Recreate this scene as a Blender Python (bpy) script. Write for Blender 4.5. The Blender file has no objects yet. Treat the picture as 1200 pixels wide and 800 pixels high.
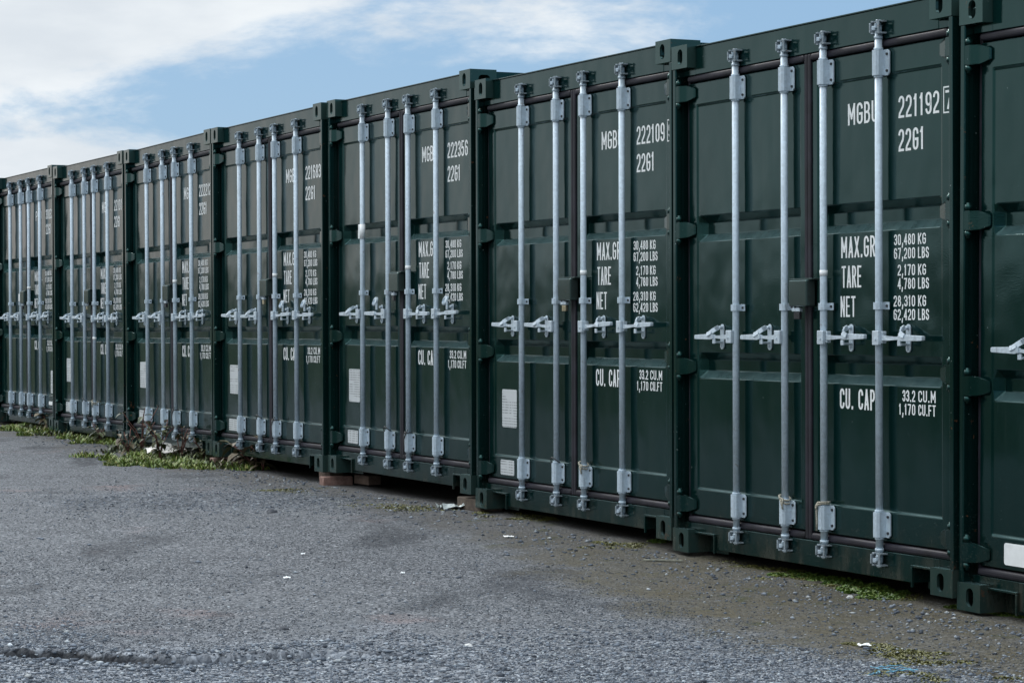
import bpy, bmesh, math, random
import numpy as np
from mathutils import Vector, Matrix, Euler, noise as mnoise
random.seed(7); rng = np.random.default_rng(11)
S = bpy.context.scene
COL = S.collection

# ---------------------------------------------------------------- camera
CAMZ = 1.25
PIT, ROL, FPX = .0095280, .0028397, 2827.83
cam_d = bpy.data.cameras.new('camera'); cam = bpy.data.objects.new('camera', cam_d); COL.objects.link(cam)
cp, sp, cr, sr = math.cos(PIT), math.sin(PIT), math.cos(ROL), math.sin(ROL)
right = Vector((cr, -sr*sp, -sr*cp)); up = Vector((sr, cr*sp, cr*cp)); fwd = Vector((0, cp, -sp))
M = Matrix((right, up, -fwd)).transposed().to_4x4(); M.translation = Vector((0, 0, CAMZ))
cam.matrix_world = M
cam_d.sensor_width = 36; cam_d.lens = FPX/1200*36; cam_d.clip_start = .1; cam_d.clip_end = 9000
S.camera = cam

# ---------------------------------------------------------------- sun, sky, exposure
SUN_DIR = Vector((-.56, .82, 0)).normalized()
SUN_EL = math.radians(44)
sd = Vector((SUN_DIR.x*math.cos(SUN_EL), SUN_DIR.y*math.cos(SUN_EL), math.sin(SUN_EL)))
sun_d = bpy.data.lights.new('sun', 'SUN'); sun_d.energy = 1.15; sun_d.angle = math.radians(18); sun_d.color = (1, .975, .94)
sun = bpy.data.objects.new('sun', sun_d); COL.objects.link(sun)
sun.rotation_euler = sd.to_track_quat('Z', 'Y').to_euler()

W = bpy.data.worlds.new('World'); S.world = W; W.use_nodes = True
nt = W.node_tree; nt.nodes.clear()
class NT:
    def __init__(s, t): s.t = t
    def n(s, ty, **k):
        x = s.t.nodes.new(ty)
        for a, b in k.items(): setattr(x, a, b)
        return x
    def put(s, sock, v):
        if v is None: return
        if isinstance(v, bpy.types.NodeSocket): s.t.links.new(v, sock)
        else: sock.default_value = v
    def math(s, op, a, b=None, c=None, clamp=False):
        x = s.n('ShaderNodeMath', operation=op); x.use_clamp = clamp
        s.put(x.inputs[0], a); s.put(x.inputs[1], b); s.put(x.inputs[2], c)
        return x.outputs[0]
    def rng(s, v, a, b, c=0., d=1., smooth=True):
        x = s.n('ShaderNodeMapRange'); x.interpolation_type = 'SMOOTHSTEP' if smooth else 'LINEAR'
        s.put(x.inputs[0], v)
        for i, q in enumerate((a, b, c, d)): s.put(x.inputs[1+i], q)
        return x.outputs[0]
    def mix(s, f, a, b, bt='MIX'):
        x = s.n('ShaderNodeMix', data_type='RGBA'); x.blend_type = bt
        s.put(x.inputs[0], f); s.put(x.inputs[6], a if not isinstance(a, tuple) else (*a, 1)[:4]); s.put(x.inputs[7], b if not isinstance(b, tuple) else (*b, 1)[:4])
        return x.outputs[2]
    def noise(s, vec, scale, detail=4., rough=.5, dist=0.):
        x = s.n('ShaderNodeTexNoise'); s.put(x.inputs['Vector'], vec)
        x.inputs['Scale'].default_value = scale; x.inputs['Detail'].default_value = detail
        x.inputs['Roughness'].default_value = rough; x.inputs['Distortion'].default_value = dist
        return x.outputs['Fac']
    def voro(s, vec, scale, feat='F1'):
        x = s.n('ShaderNodeTexVoronoi'); x.feature = feat; s.put(x.inputs['Vector'], vec); x.inputs['Scale'].default_value = scale
        return x
    def mapping(s, vec, sc=(1, 1, 1), loc=(0, 0, 0)):
        x = s.n('ShaderNodeMapping'); s.put(x.inputs[0], vec); x.inputs['Scale'].default_value = sc; x.inputs['Location'].default_value = loc
        return x.outputs[0]
    def dot(s, vec, v):
        x = s.n('ShaderNodeVectorMath', operation='DOT_PRODUCT'); s.put(x.inputs[0], vec); x.inputs[1].default_value = v
        return x.outputs['Value']
w = NT(nt)
sky = w.n('ShaderNodeTexSky', sky_type='NISHITA'); sky.sun_disc = False
sky.sun_elevation = SUN_EL; sky.sun_rotation = math.atan2(SUN_DIR.x, SUN_DIR.y)
sky.air_density = 1.0; sky.dust_density = .6; sky.ozone_density = 2.0
tc = w.n('ShaderNodeTexCoord').outputs['Generated']
sx = w.n('ShaderNodeSeparateXYZ'); w.put(sx.inputs[0], tc)
az = w.math('ARCTAN2', sx.outputs[0], sx.outputs[1]); el = w.math('ARCSINE', sx.outputs[2])
cx = w.n('ShaderNodeCombineXYZ'); w.put(cx.inputs[0], az); w.put(cx.inputs[1], el)
ae = cx.outputs[0]
n1 = w.noise(w.mapping(ae, (9, 24, 1), (3.1, 1.7, 0)), 1., 10., .62, .5)
n2 = w.noise(w.mapping(ae, (30, 75, 1), (.3, 5.7, 0)), 1., 6., .6, .3)
# the great cloud bank to the left of a slanting edge, and a lower bank under the blue wedge
f1 = w.math('DIVIDE', w.math('SUBTRACT', w.math('ADD', w.math('MULTIPLY', el, 1.915), -.106-.132*1.915), az), .105)
f2a = w.math('DIVIDE', w.math('SUBTRACT', -.085, az), .09)
f2b = w.math('DIVIDE', w.math('SUBTRACT', .073, el), .03)
f2 = w.math('MINIMUM', f2a, f2b)
f = w.math('MAXIMUM', f1, f2)
f = w.math('MINIMUM', w.math('MAXIMUM', f, -.55), .75)
wisp = w.math('MULTIPLY', w.rng(el, .085, .125), w.rng(az, .16, .02))   # thin veil high in the middle
base = w.math('ADD', w.math('ADD', w.math('MULTIPLY', n1, 2.5), w.math('MULTIPLY', n2, .95)), f)
base = w.math('ADD', base, w.math('MULTIPLY', wisp, .40))
cov = w.rng(base, 1.32, 2.15)
wide = w.math('MULTIPLY', w.rng(el, .25, .7), .75)
cov = w.math('MAXIMUM', cov, wide)
tone = w.rng(w.noise(w.mapping(ae, (14, 40, 1), (7, 2, 0)), 1., 5., .5), .3, .7)
cloud = w.mix(tone, (6.0, 6.5, 7.0), (7.3, 7.7, 8.0))
warm = w.math('MULTIPLY', w.math('MULTIPLY', w.rng(az, -.92, -.72), w.rng(az, -.40, -.62)), w.rng(el, .16, .04))
cloud = w.mix(w.math('MULTIPLY', warm, .45), cloud, (8.6, 6.9, 6.0))          # warm haze low over the far end
high = w.n('ShaderNodeVectorMath', operation='SCALE'); w.put(high.inputs[0], cloud); w.put(high.inputs['Scale'], w.rng(el, .25, 1.0, 1., 3.0)); cloud = high.outputs[0]
skyc = w.mix(1., sky.outputs[0], (1.0, 1.0, 1.0), 'MULTIPLY')
veil = w.mix(.80, skyc, (2.1, 3.7, 5.75))
colr = w.mix(cov, veil, cloud)
bg = w.n('ShaderNodeBackground'); w.put(bg.inputs[0], colr); bg.inputs[1].default_value = .095
wo = w.n('ShaderNodeOutputWorld'); nt.links.new(bg.outputs[0], wo.inputs[0])
S.view_settings.view_transform = 'Standard'; S.view_settings.look = 'None'
S.view_settings.exposure = 0.34; S.view_settings.gamma = 1; S.view_settings.use_curve_mapping = False

# ---------------------------------------------------------------- materials
def newmat(name):
    m = bpy.data.materials.new(name); m.use_nodes = True; t = NT(m.node_tree)
    p = m.node_tree.nodes['Principled BSDF']; pos = t.n('ShaderNodeNewGeometry').outputs['Position']
    return m, t, p, pos
def bump(t, p, h, strength, dist, prev=None):
    b = t.n('ShaderNodeBump'); b.inputs['Strength'].default_value = strength; b.inputs['Distance'].default_value = dist
    t.put(b.inputs['Height'], h)
    if prev is not None: t.put(b.inputs['Normal'], prev)
    t.put(p.inputs['Normal'], b.outputs[0]); return b.outputs[0]
def paint(name, base, worn=0., wavy=1.):
    m, t, p, pos = newmat(name)
    big = t.noise(pos, 1.3, 3.); mid = t.noise(pos, 9., 5., .6)
    streak = t.noise(t.mapping(pos, (14, 14, .7)), 1., 5., .6)
    c = t.mix(t.rng(big, .3, .7), tuple(x*.85 for x in base), tuple(x*1.15 for x in base))
    c = t.mix(t.math('MULTIPLY', t.rng(streak, .54, .78), .16), c, (.040, .055, .050))
    sz = t.n('ShaderNodeSeparateXYZ'); t.put(sz.inputs[0], pos)
    low = t.math('MULTIPLY', t.rng(sz.outputs[2], .38, .02), t.rng(t.noise(t.mapping(pos, (9, 9, 3)), 1., 6., .65), .42, .68))
    c = t.mix(t.math('MULTIPLY', low, .45), c, (.07, .05, .034))
    scr = t.math('MULTIPLY', t.rng(t.noise(t.mapping(pos, (160, 160, 5)), 1., 2., .5), .74, .80), t.rng(t.noise(pos, 2.2, 4.), .52, .66))
    c = t.mix(t.math('MULTIPLY', scr, .55), c, (.12, .15, .15))
    splash = t.math('MULTIPLY', t.rng(sz.outputs[2], .62, .10), t.rng(t.noise(pos, 70., 5., .7), .58, .66))
    c = t.mix(t.math('MULTIPLY', splash, .5), c, (.07, .062, .05))
    chip = t.rng(t.noise(pos, 55., 3., .6), .745-worn*.03, .77-worn*.03)
    c = t.mix(t.math('MULTIPLY', chip, .8), c, (.22, .24, .24))
    if worn:
        rust = t.rng(t.noise(pos, 13., 6., .7), .64, .70)
        c = t.mix(t.math('MULTIPLY', rust, .7), c, (.13, .05, .022))
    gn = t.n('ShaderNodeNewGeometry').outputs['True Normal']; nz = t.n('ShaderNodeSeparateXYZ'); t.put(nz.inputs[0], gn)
    ledge_light = t.math('MULTIPLY', t.rng(nz.outputs[2], .25, .7), t.rng(t.noise(pos, 18., 5., .6), .25, .6, .70, 1.))   # sky light on up-facing ledges, painted in as pale teal
    c = t.mix(t.math('MULTIPLY', ledge_light, .75), c, (.060, .105, .108))
    t.put(p.inputs['Base Color'], c)
    r = t.rng(t.noise(t.mapping(pos, (5, 5, 2.2)), 1., 6., .6), .3, .75, .07, .17)
    t.put(p.inputs['Roughness'], t.math('ADD', r, t.math('MULTIPLY', low, .3)))
    p.inputs['Specular IOR Level'].default_value = .45; p.inputs['Specular Tint'].default_value = (.42, 1, .94, 1)
    b = bump(t, p, t.noise(t.mapping(pos, (1, 1, .8)), 2.7, 2., .5), .75*wavy, .012)
    bump(t, p, t.noise(pos, 160., 2.), .10, .002, b)
    return m
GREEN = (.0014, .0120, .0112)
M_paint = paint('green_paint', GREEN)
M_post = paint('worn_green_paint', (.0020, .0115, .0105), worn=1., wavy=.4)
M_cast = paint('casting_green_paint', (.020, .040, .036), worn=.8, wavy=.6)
def metal(name, base, met, rough, dark=.75, rustf=0.):
    m, t, p, pos = newmat(name)
    sp_ = t.voro(pos, 75.).outputs['Color']
    g = t.n('ShaderNodeSeparateColor'); t.put(g.inputs[0], sp_)
    c = t.mix(g.outputs[0], tuple(x*dark for x in base), base)
    c = t.mix(t.rng(t.noise(t.mapping(pos, (30, 30, 3)), 1., 5., .65), .5, .8), c, tuple(x*.55 for x in base))
    if rustf: c = t.mix(t.math('MULTIPLY', t.rng(t.noise(pos, 24., 5., .7), .62, .70), rustf), c, (.16, .07, .03))
    t.put(p.inputs['Base Color'], c); p.inputs['Metallic'].default_value = met
    t.put(p.inputs['Roughness'], t.rng(t.noise(pos, 40., 4.), .3, .7, rough-.08, rough+.12))
    bump(t, p, t.noise(pos, 220., 2.), .12, .001)
    return m
M_galv = metal('galvanised_steel', (.50, .60, .68), .12, .42, .82, .45)
M_zinc = metal('bright_zinc', (.58, .67, .74), .25, .36, .82, .3)
M_steel = metal('dark_steel', (.055, .055, .06), .5, .5, .6, .3)
def plain(name, col, rough=.6, var=.15, sc=30., met=0., spec=.5):
    m, t, p, pos = newmat(name)
    t.put(p.inputs['Base Color'], t.mix(t.rng(t.noise(pos, sc, 5., .6), .3, .7), tuple(x*(1-var) for x in col), tuple(x*(1+var) for x in col)))
    p.inputs['Roughness'].default_value = rough; p.inputs['Metallic'].default_value = met; p.inputs['Specular IOR Level'].default_value = spec
    return m
M_rubber = plain('gasket_rubber', (.012, .0105, .017), .55, .45, 9., 0., .4)
M_back = plain('dark_inner_face', (.01, .012, .012), .7, .2)
def lettermat():
    m, t, p, pos = newmat('white_lettering')
    c = t.mix(t.rng(t.noise(pos, 60., 5., .7), .55, .8), (.78, .80, .80), (.55, .58, .58))
    c = t.mix(t.math('MULTIPLY', t.rng(t.noise(pos, 85., 5., .75), .635, .66), .85), c, (.02, .04, .035))
    t.put(p.inputs['Base Color'], c); p.inputs['Roughness'].default_value = .5
    return m
M_let = lettermat()
def platemat():
    m, t, p, pos = newmat('data_plate_print')
    z = t.n('ShaderNodeSeparateXYZ'); t.put(z.inputs[0], pos)
    row = t.math('FRACT', t.math('MULTIPLY', z.outputs[2], 62.))
    rows = t.math('MULTIPLY', t.rng(row, .35, .42), t.rng(row, .78, .7))
    ink = t.rng(t.noise(t.mapping(pos, (60, 60, 8)), 1., 3., .7), .42, .5)
    blk = t.rng(t.noise(t.mapping(pos, (2, 2, 22)), 1., 1.), .4, .44)
    k = t.math('MULTIPLY', t.math('MULTIPLY', rows, ink), blk)
    t.put(p.inputs['Base Color'], t.mix(t.math('MULTIPLY', k, .8), (.55, .58, .59), (.14, .15, .16)))
    p.inputs['Roughness'].default_value = .45; p.inputs['Metallic'].default_value = .1
    return m
M_plate = platemat()
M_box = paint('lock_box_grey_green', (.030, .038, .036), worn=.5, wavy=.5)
M_keep = metal('weathered_keeper_steel', (.34, .40, .44), .35, .5, .6, .6)
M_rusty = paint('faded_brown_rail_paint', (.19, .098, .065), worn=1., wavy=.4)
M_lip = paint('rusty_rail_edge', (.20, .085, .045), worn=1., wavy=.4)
M_white = plain('white_plastic', (.80, .82, .82), .5, .05)
M_brass = plain('brass_padlock', (.42, .36, .24), .35, .2, 40., .8)
M_rope = plain('grey_cord', (.34, .32, .26), .9, .5, 180.)
M_cable = plain('black_cable', (.03, .03, .03), .5, .3)

# ---------------------------------------------------------------- mesh helpers
def add_box(bm, x0, x1, y0, y1, z0, z1, bev=0., seg=2):
    g = bmesh.ops.create_cube(bm, size=1.)
    vs = g['verts']
    for v in vs:
        v.co = Vector((x0 if v.co.x < 0 else x1, y0 if v.co.y < 0 else y1, z0 if v.co.z < 0 else z1))
    if bev:
        es = list({e for v in vs for e in v.link_edges})
        bmesh.ops.bevel(bm, geom=es, offset=bev, segments=seg, affect='EDGES', profile=.5)
    return vs
def add_cyl(bm, p0, p1, r, seg=16, r2=None, caps=True):
    p0, p1 = Vector(p0), Vector(p1); d = p1-p0; q = d.to_track_quat('Z', 'Y').to_matrix()
    r2 = r if r2 is None else r2
    A = []; B = []
    for i in range(seg):
        a = 2*math.pi*i/seg; o = q @ Vector((math.cos(a), math.sin(a), 0))
        A.append(bm.verts.new(p0+o*r)); B.append(bm.verts.new(p1+o*r2))
    for i in range(seg):
        f_ = bm.faces.new((A[i], A[(i+1) % seg], B[(i+1) % seg], B[i])); f_.smooth = seg > 8
    if caps: bm.faces.new(A[::-1]); bm.faces.new(B)
def add_tube(bm, pts, r, seg=8):
    pts = [Vector(p) for p in pts]; rings = []
    for i, p in enumerate(pts):
        d = (pts[min(i+1, len(pts)-1)]-pts[max(i-1, 0)]).normalized()
        q = d.to_track_quat('Z', 'Y').to_matrix()
        rings.append([bm.verts.new(p+q @ Vector((r*math.cos(2*math.pi*k/seg), r*math.sin(2*math.pi*k/seg), 0))) for k in range(seg)])
    for a, b in zip(rings, rings[1:]):
        # choose the offset that matches best
        best = min(range(seg), key=lambda s: sum((a[k].co-b[(k+s) % seg].co).length for k in range(seg)))
        for k in range(seg):
            f_ = bm.faces.new((a[k], a[(k+1) % seg], b[(k+1+best) % seg], b[(k+best) % seg])); f_.smooth = True
    bm.faces.new(rings[0][::-1]); bm.faces.new(rings[-1])
def add_prism(bm, poly, axis, a0, a1, bev=0.):
    """poly of 2D points extruded along axis ('x','y','z')"""
    def P(p, a):
        return {'z': (p[0], p[1], a), 'x': (a, p[0], p[1]), 'y': (p[0], a, p[1])}[axis]
    A = [bm.verts.new(P(p, a0)) for p in poly]; B = [bm.verts.new(P(p, a1)) for p in poly]
    n = len(poly); fs = [bm.faces.new(A[::-1]), bm.faces.new(B)]
    for i in range(n): fs.append(bm.faces.new((A[i], A[(i+1) % n], B[(i+1) % n], B[i])))
    if bev:
        es = list({e for f_ in fs for e in f_.edges})
        bmesh.ops.bevel(bm, geom=es, offset=bev, segments=2, affect='EDGES', profile=.5)
def obj(name, bm, mat, parent=None, recalc=True, smooth=False):
    me = bpy.data.meshes.new(name)
    if isinstance(bm, bmesh.types.BMesh):
        if recalc: bmesh.ops.recalc_face_normals(bm, faces=bm.faces)
        bm.to_mesh(me); bm.free()
    else: me.from_pydata(*bm); me.update()
    if mat is not None:
        for mm in (mat if isinstance(mat, (list, tuple)) else [mat]): me.materials.append(mm)
    if smooth: me.shade_smooth()
    o = bpy.data.objects.new(name, me); COL.objects.link(o)
    if parent is not None: o.parent = parent
    return o
def tag(o, label=None, cat=None, group=None, kind=None):
    for k, v in (('label', label), ('category', cat), ('group', group), ('kind', kind)):
        if v: o[k] = v
    return o
def empty(name, loc, rot=(0, 0, 0)):
    o = bpy.data.objects.new(name, None); COL.objects.link(o); o.location = loc; o.rotation_euler = rot
    o.empty_display_size = .2
    return o

# ---------------------------------------------------------------- ground
WALL0 = Vector((.8278, 12.4533)); UD = Vector((.4277, -.9039)); ND = Vector((-.9039, -.4277))   # along the row, and out of the doors
def sw(x, y):
    dx, dy = x-WALL0.x, y-WALL0.y
    return dx*UD.x+dy*UD.y, dx*ND.x+dy*ND.y
def fromsw(s, q): return WALL0.x+UD.x*s+ND.x*q, WALL0.y+UD.y*s+ND.y*q
YG = [-3000, 6, 8, 10.25, 12.4, 14.7, 17, 19, 21.3, 26, 40, 4000]; ZG = [-.06, -.05, -.03, -.005, .03, .078, .085, .092, .118, .135, .14, .14]
def crack_y(x): return 8.90+.10*math.sin(x*2.3+.5)+.05*math.sin(x*6.1)+.16*(x+1.6)*.6
def gz(x, y):
    s_, q = sw(x, y)
    ye = WALL0.y - s_*.9039           # height follows the position along the row
    z = float(np.interp(ye, YG, ZG))
    if -12 < x < 8 and 5 < y < 34:
        z += .012*mnoise.noise(Vector((x*.9, y*.9, 0)))+.006*mnoise.noise(Vector((x*3.1, y*3.1, 4)))+.0025*mnoise.noise(Vector((x*9.3, y*9.3, 8)))
        k = max(0, 1-abs(x+1.35)/1.1)
        if x < 0: 
            dy = y-crack_y(x); z += -.045*math.exp(-((dy+.012*mnoise.noise(Vector((x*14, 2, 2))))/.026)**2)*min(1, k*2) + (.026*min(1, k*2)*(math.exp(-dy/.6) if dy > 0 else 0))
        if q < .35: z -= 0
    return z
def axis(segs):
    out = []
    for a, b, st in segs: out += list(np.arange(a, b, st))
    out.append(segs[-1][1]); return out
XS = axis([(-4000, -400, 900), (-400, -40, 60), (-40, -12, 4), (-12, -6, .3), (-6, 3.2, .045), (3.2, 8, .3), (8, 40, 4), (40, 400, 60), (400, 4000, 900)])
YS = axis([(-4000, -400, 900), (-400, -40, 60), (-40, 0, 5), (0, 7.6, .5), (7.6, 8.6, .045), (8.6, 9.3, .014), (9.3, 14, .045), (14, 24, .08), (24, 32, .25), (32, 60, 4), (60, 400, 60), (400, 4000, 900)])
gv = [(x, y, gz(x, y)) for y in YS for x in XS]; nx = len(XS)
gf = [(j*nx+i, j*nx+i+1, (j+1)*nx+i+1, (j+1)*nx+i) for j in range(len(YS)-1) for i in range(nx-1)]
def ground_mat():
    m, t, p, pos = newmat('worn_asphalt_and_gravel')
    rel = t.n('ShaderNodeVectorMath', operation='SUBTRACT'); t.put(rel.inputs[0], pos); rel.inputs[1].default_value = (WALL0.x, WALL0.y, 0)
    s_ = t.dot(rel.outputs[0], (UD.x, UD.y, 0)); q = t.dot(rel.outputs[0], (ND.x, ND.y, 0))
    sep = t.n('ShaderNodeSeparateXYZ'); t.put(sep.inputs[0], pos); X, Y = sep.outputs[0], sep.outputs[1]
    flat = t.mapping(pos, (1, 1, 0))
    nb = t.noise(flat, .55, 5., .6); nm = t.noise(flat, 2.6, 6., .65); nf = t.noise(flat, 22., 6., .7); ng = t.noise(flat, 130., 3., .6)
    # aggregate speckle
    v1 = t.voro(flat, 95.); g1 = t.n('ShaderNodeSeparateColor'); t.put(g1.inputs[0], v1.outputs['Color'])
    v2 = t.voro(flat, 42.); g2 = t.n('ShaderNodeSeparateColor'); t.put(g2.inputs[0], v2.outputs['Color'])
    asp = t.mix(t.rng(nm, .3, .7), (.050, .055, .062), (.094, .102, .112))
    asp = t.mix(t.math('MULTIPLY', t.rng(nb, .35, .7), .5), asp, (.048, .052, .060))
    asp = t.mix(t.math('MULTIPLY', g1.outputs[0], .85), asp, t.mix(g1.outputs[1], (.016, .018, .022), (.36, .375, .40)))
    pink = t.rng(t.noise(t.mapping(flat, (1, 1, 0), (9, 4, 0)), .9, 4., .6), .60, .72)
    asp = t.mix(t.math('MULTIPLY', pink, .35), asp, (.20, .13, .12))
    damp = t.rng(t.noise(t.mapping(flat, (1.2, .6, 0), (3, 5, 0)), 1.1, 5., .6), .54, .66)
    asp = t.mix(t.math('MULTIPLY', t.math('MULTIPLY', damp, t.rng(nf, .3, .6, .4, 1.)), .7), asp, (.028, .031, .037))
    # loose gravel lies in front and in a pale patch
    gravel = t.mix(g2.outputs[0], (.045, .052, .065), (.36, .39, .43))
    gravel = t.mix(t.rng(g2.outputs[1], .6, 1.), gravel, (.12, .135, .16))
    edge = t.math('ADD', Y, t.math('ADD', t.math('MULTIPLY', t.math('SUBTRACT', nm, .5), 1.8), t.math('MULTIPLY', t.math('SUBTRACT', nb, .5), 3.0)))
    gm = t.rng(edge, 9.9, 8.7)
    cxp = t.math('DIVIDE', t.math('ADD', X, 1.9), 1.2); cyp = t.math('DIVIDE', t.math('SUBTRACT', Y, 15.6), .9)
    dd = t.math('ADD', t.math('MULTIPLY', cxp, cxp), t.math('MULTIPLY', cyp, cyp))
    patch = t.math('MULTIPLY', t.rng(dd, 1.2, .2), t.rng(nf, .4, .6))
    gm = t.math('MAXIMUM', gm, patch)
    c = t.mix(t.math('MULTIPLY', gm, t.rng(nf, .3, .6, .35, 1.)), asp, gravel)
    wobc = t.math('MULTIPLY', t.math('SUBTRACT', t.noise(flat, 14., 3.), .5), .09)
    cy_ = t.math('ADD', t.math('MULTIPLY', t.math('SINE', t.math('MULTIPLY_ADD', X, 2.3, .5)), .10), t.math('ADD', t.math('MULTIPLY', t.math('SINE', t.math('MULTIPLY', X, 6.1)), .05), t.math('MULTIPLY_ADD', X, .096, 9.0536)))
    ck = t.math('ABSOLUTE', t.math('ADD', t.math('SUBTRACT', Y, cy_), wobc))
    ck = t.math('MULTIPLY', t.rng(ck, .045, .022), t.rng(X, -1.0, -1.5))
    c = t.mix(t.math('MULTIPLY', ck, .9), c, (.012, .013, .015))                  # shade and dark soil of the broken joint, painted in
    # earth along the containers, widest towards the right
    wob = t.math('MULTIPLY', t.math('SUBTRACT', t.noise(flat, 1.7, 6., .65), .5), 1.5)
    width = t.rng(s_, -3., 2.6, .45, 1.15)
    em = t.rng(t.math('SUBTRACT', t.math('ADD', q, wob), width), .22, -.22)
    earth = t.mix(t.rng(nf, .3, .7), (.036, .031, .018), (.100, .086, .048))
    earth = t.mix(t.rng(s_, -2.2, .8), t.mix(t.rng(nf, .35, .7), (.045, .042, .040), (.11, .108, .108)), earth)
    earth = t.mix(t.math('MULTIPLY', g1.outputs[2], .35), earth, (.16, .15, .13))
    c = t.mix(t.math('MULTIPLY', em, t.rng(nm, .3, .7, .55, .95)), c, earth)
    mossn = t.rng(t.noise(flat, 3.3, 6., .72), .56, .66)
    mm = t.math('MULTIPLY', mossn, t.rng(t.math('SUBTRACT', q, width), .35, -.2))
    c = t.mix(t.math('MULTIPLY', mm, .55), c, (.045, .052, .012))
    outer_dark = t.rng(t.math('ADD', q, t.math('MULTIPLY', t.noise(flat, .8, 4.), 1.2)), 6.6, 7.1)      # unseen outer ground, darkened to dim the door reflections
    c = t.mix(outer_dark, c, t.mix(nf, (.012, .024, .010), (.030, .050, .018)))
    far = t.math('MULTIPLY', t.rng(q, -.1, -.3), t.rng(s_, -24, -23))
    behind = t.math('MAXIMUM', t.rng(q, -6.4, -7.), t.rng(s_, -23, -26))
    c = t.mix(far, c, (.03, .028, .024)); c = t.mix(behind, c, t.mix(nf, (.012, .024, .010), (.030, .050, .018)))
    t.put(p.inputs['Base Color'], c)
    t.put(p.inputs['Roughness'], t.rng(nf, .3, .7, .75, .98)); p.inputs['Specular IOR Level'].default_value = .15
    h = t.math('ADD', t.math('MULTIPLY', v1.outputs['Distance'], -.6), t.math('MULTIPLY', nf, 1.2))
    h = t.math('ADD', h, t.math('MULTIPLY', t.math('MULTIPLY', v2.outputs['Distance'], gm), -2.2))
    b = bump(t, p, h, .9, .012)
    bump(t, p, ng, .5, .003, b)
    return m
M_ground = ground_mat()
me = bpy.data.meshes.new('ground'); me.from_pydata(gv, [], gf); me.materials.append(M_ground); me.shade_smooth()
ground = bpy.data.objects.new('ground', me); COL.objects.link(ground); tag(ground, kind='structure')

# low ridge out of view, added all round to darken the door reflections
hv, hf = [], []; hn = 96
for i in range(hn+1):
    a = 2*math.pi*i/hn; 
    for j, (r_, h_) in enumerate(((140, -1), (170, 2.2), (200, 4.6), (260, 6.5), (340, 7.5), (420, -2))):
        k = 1+.35*mnoise.noise(Vector((math.cos(a)*3, math.sin(a)*3, j*.3)))+.12*mnoise.noise(Vector((math.cos(a)*14, math.sin(a)*14, j)))
        hv.append((r_*math.sin(a), r_*math.cos(a)+10, h_*k if h_ > 0 else h_))
for i in range(hn):
    for j in range(5): hf.append((i*6+j, (i+1)*6+j, (i+1)*6+j+1, i*6+j+1))
M_ridge = plain('dark_unseen_ridge', (.022, .034, .018), .95, .5, .35)
unseen_ridge = obj('unseen_ridge', (hv, [], hf), M_ridge); tag(unseen_ridge, kind='structure')

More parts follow.
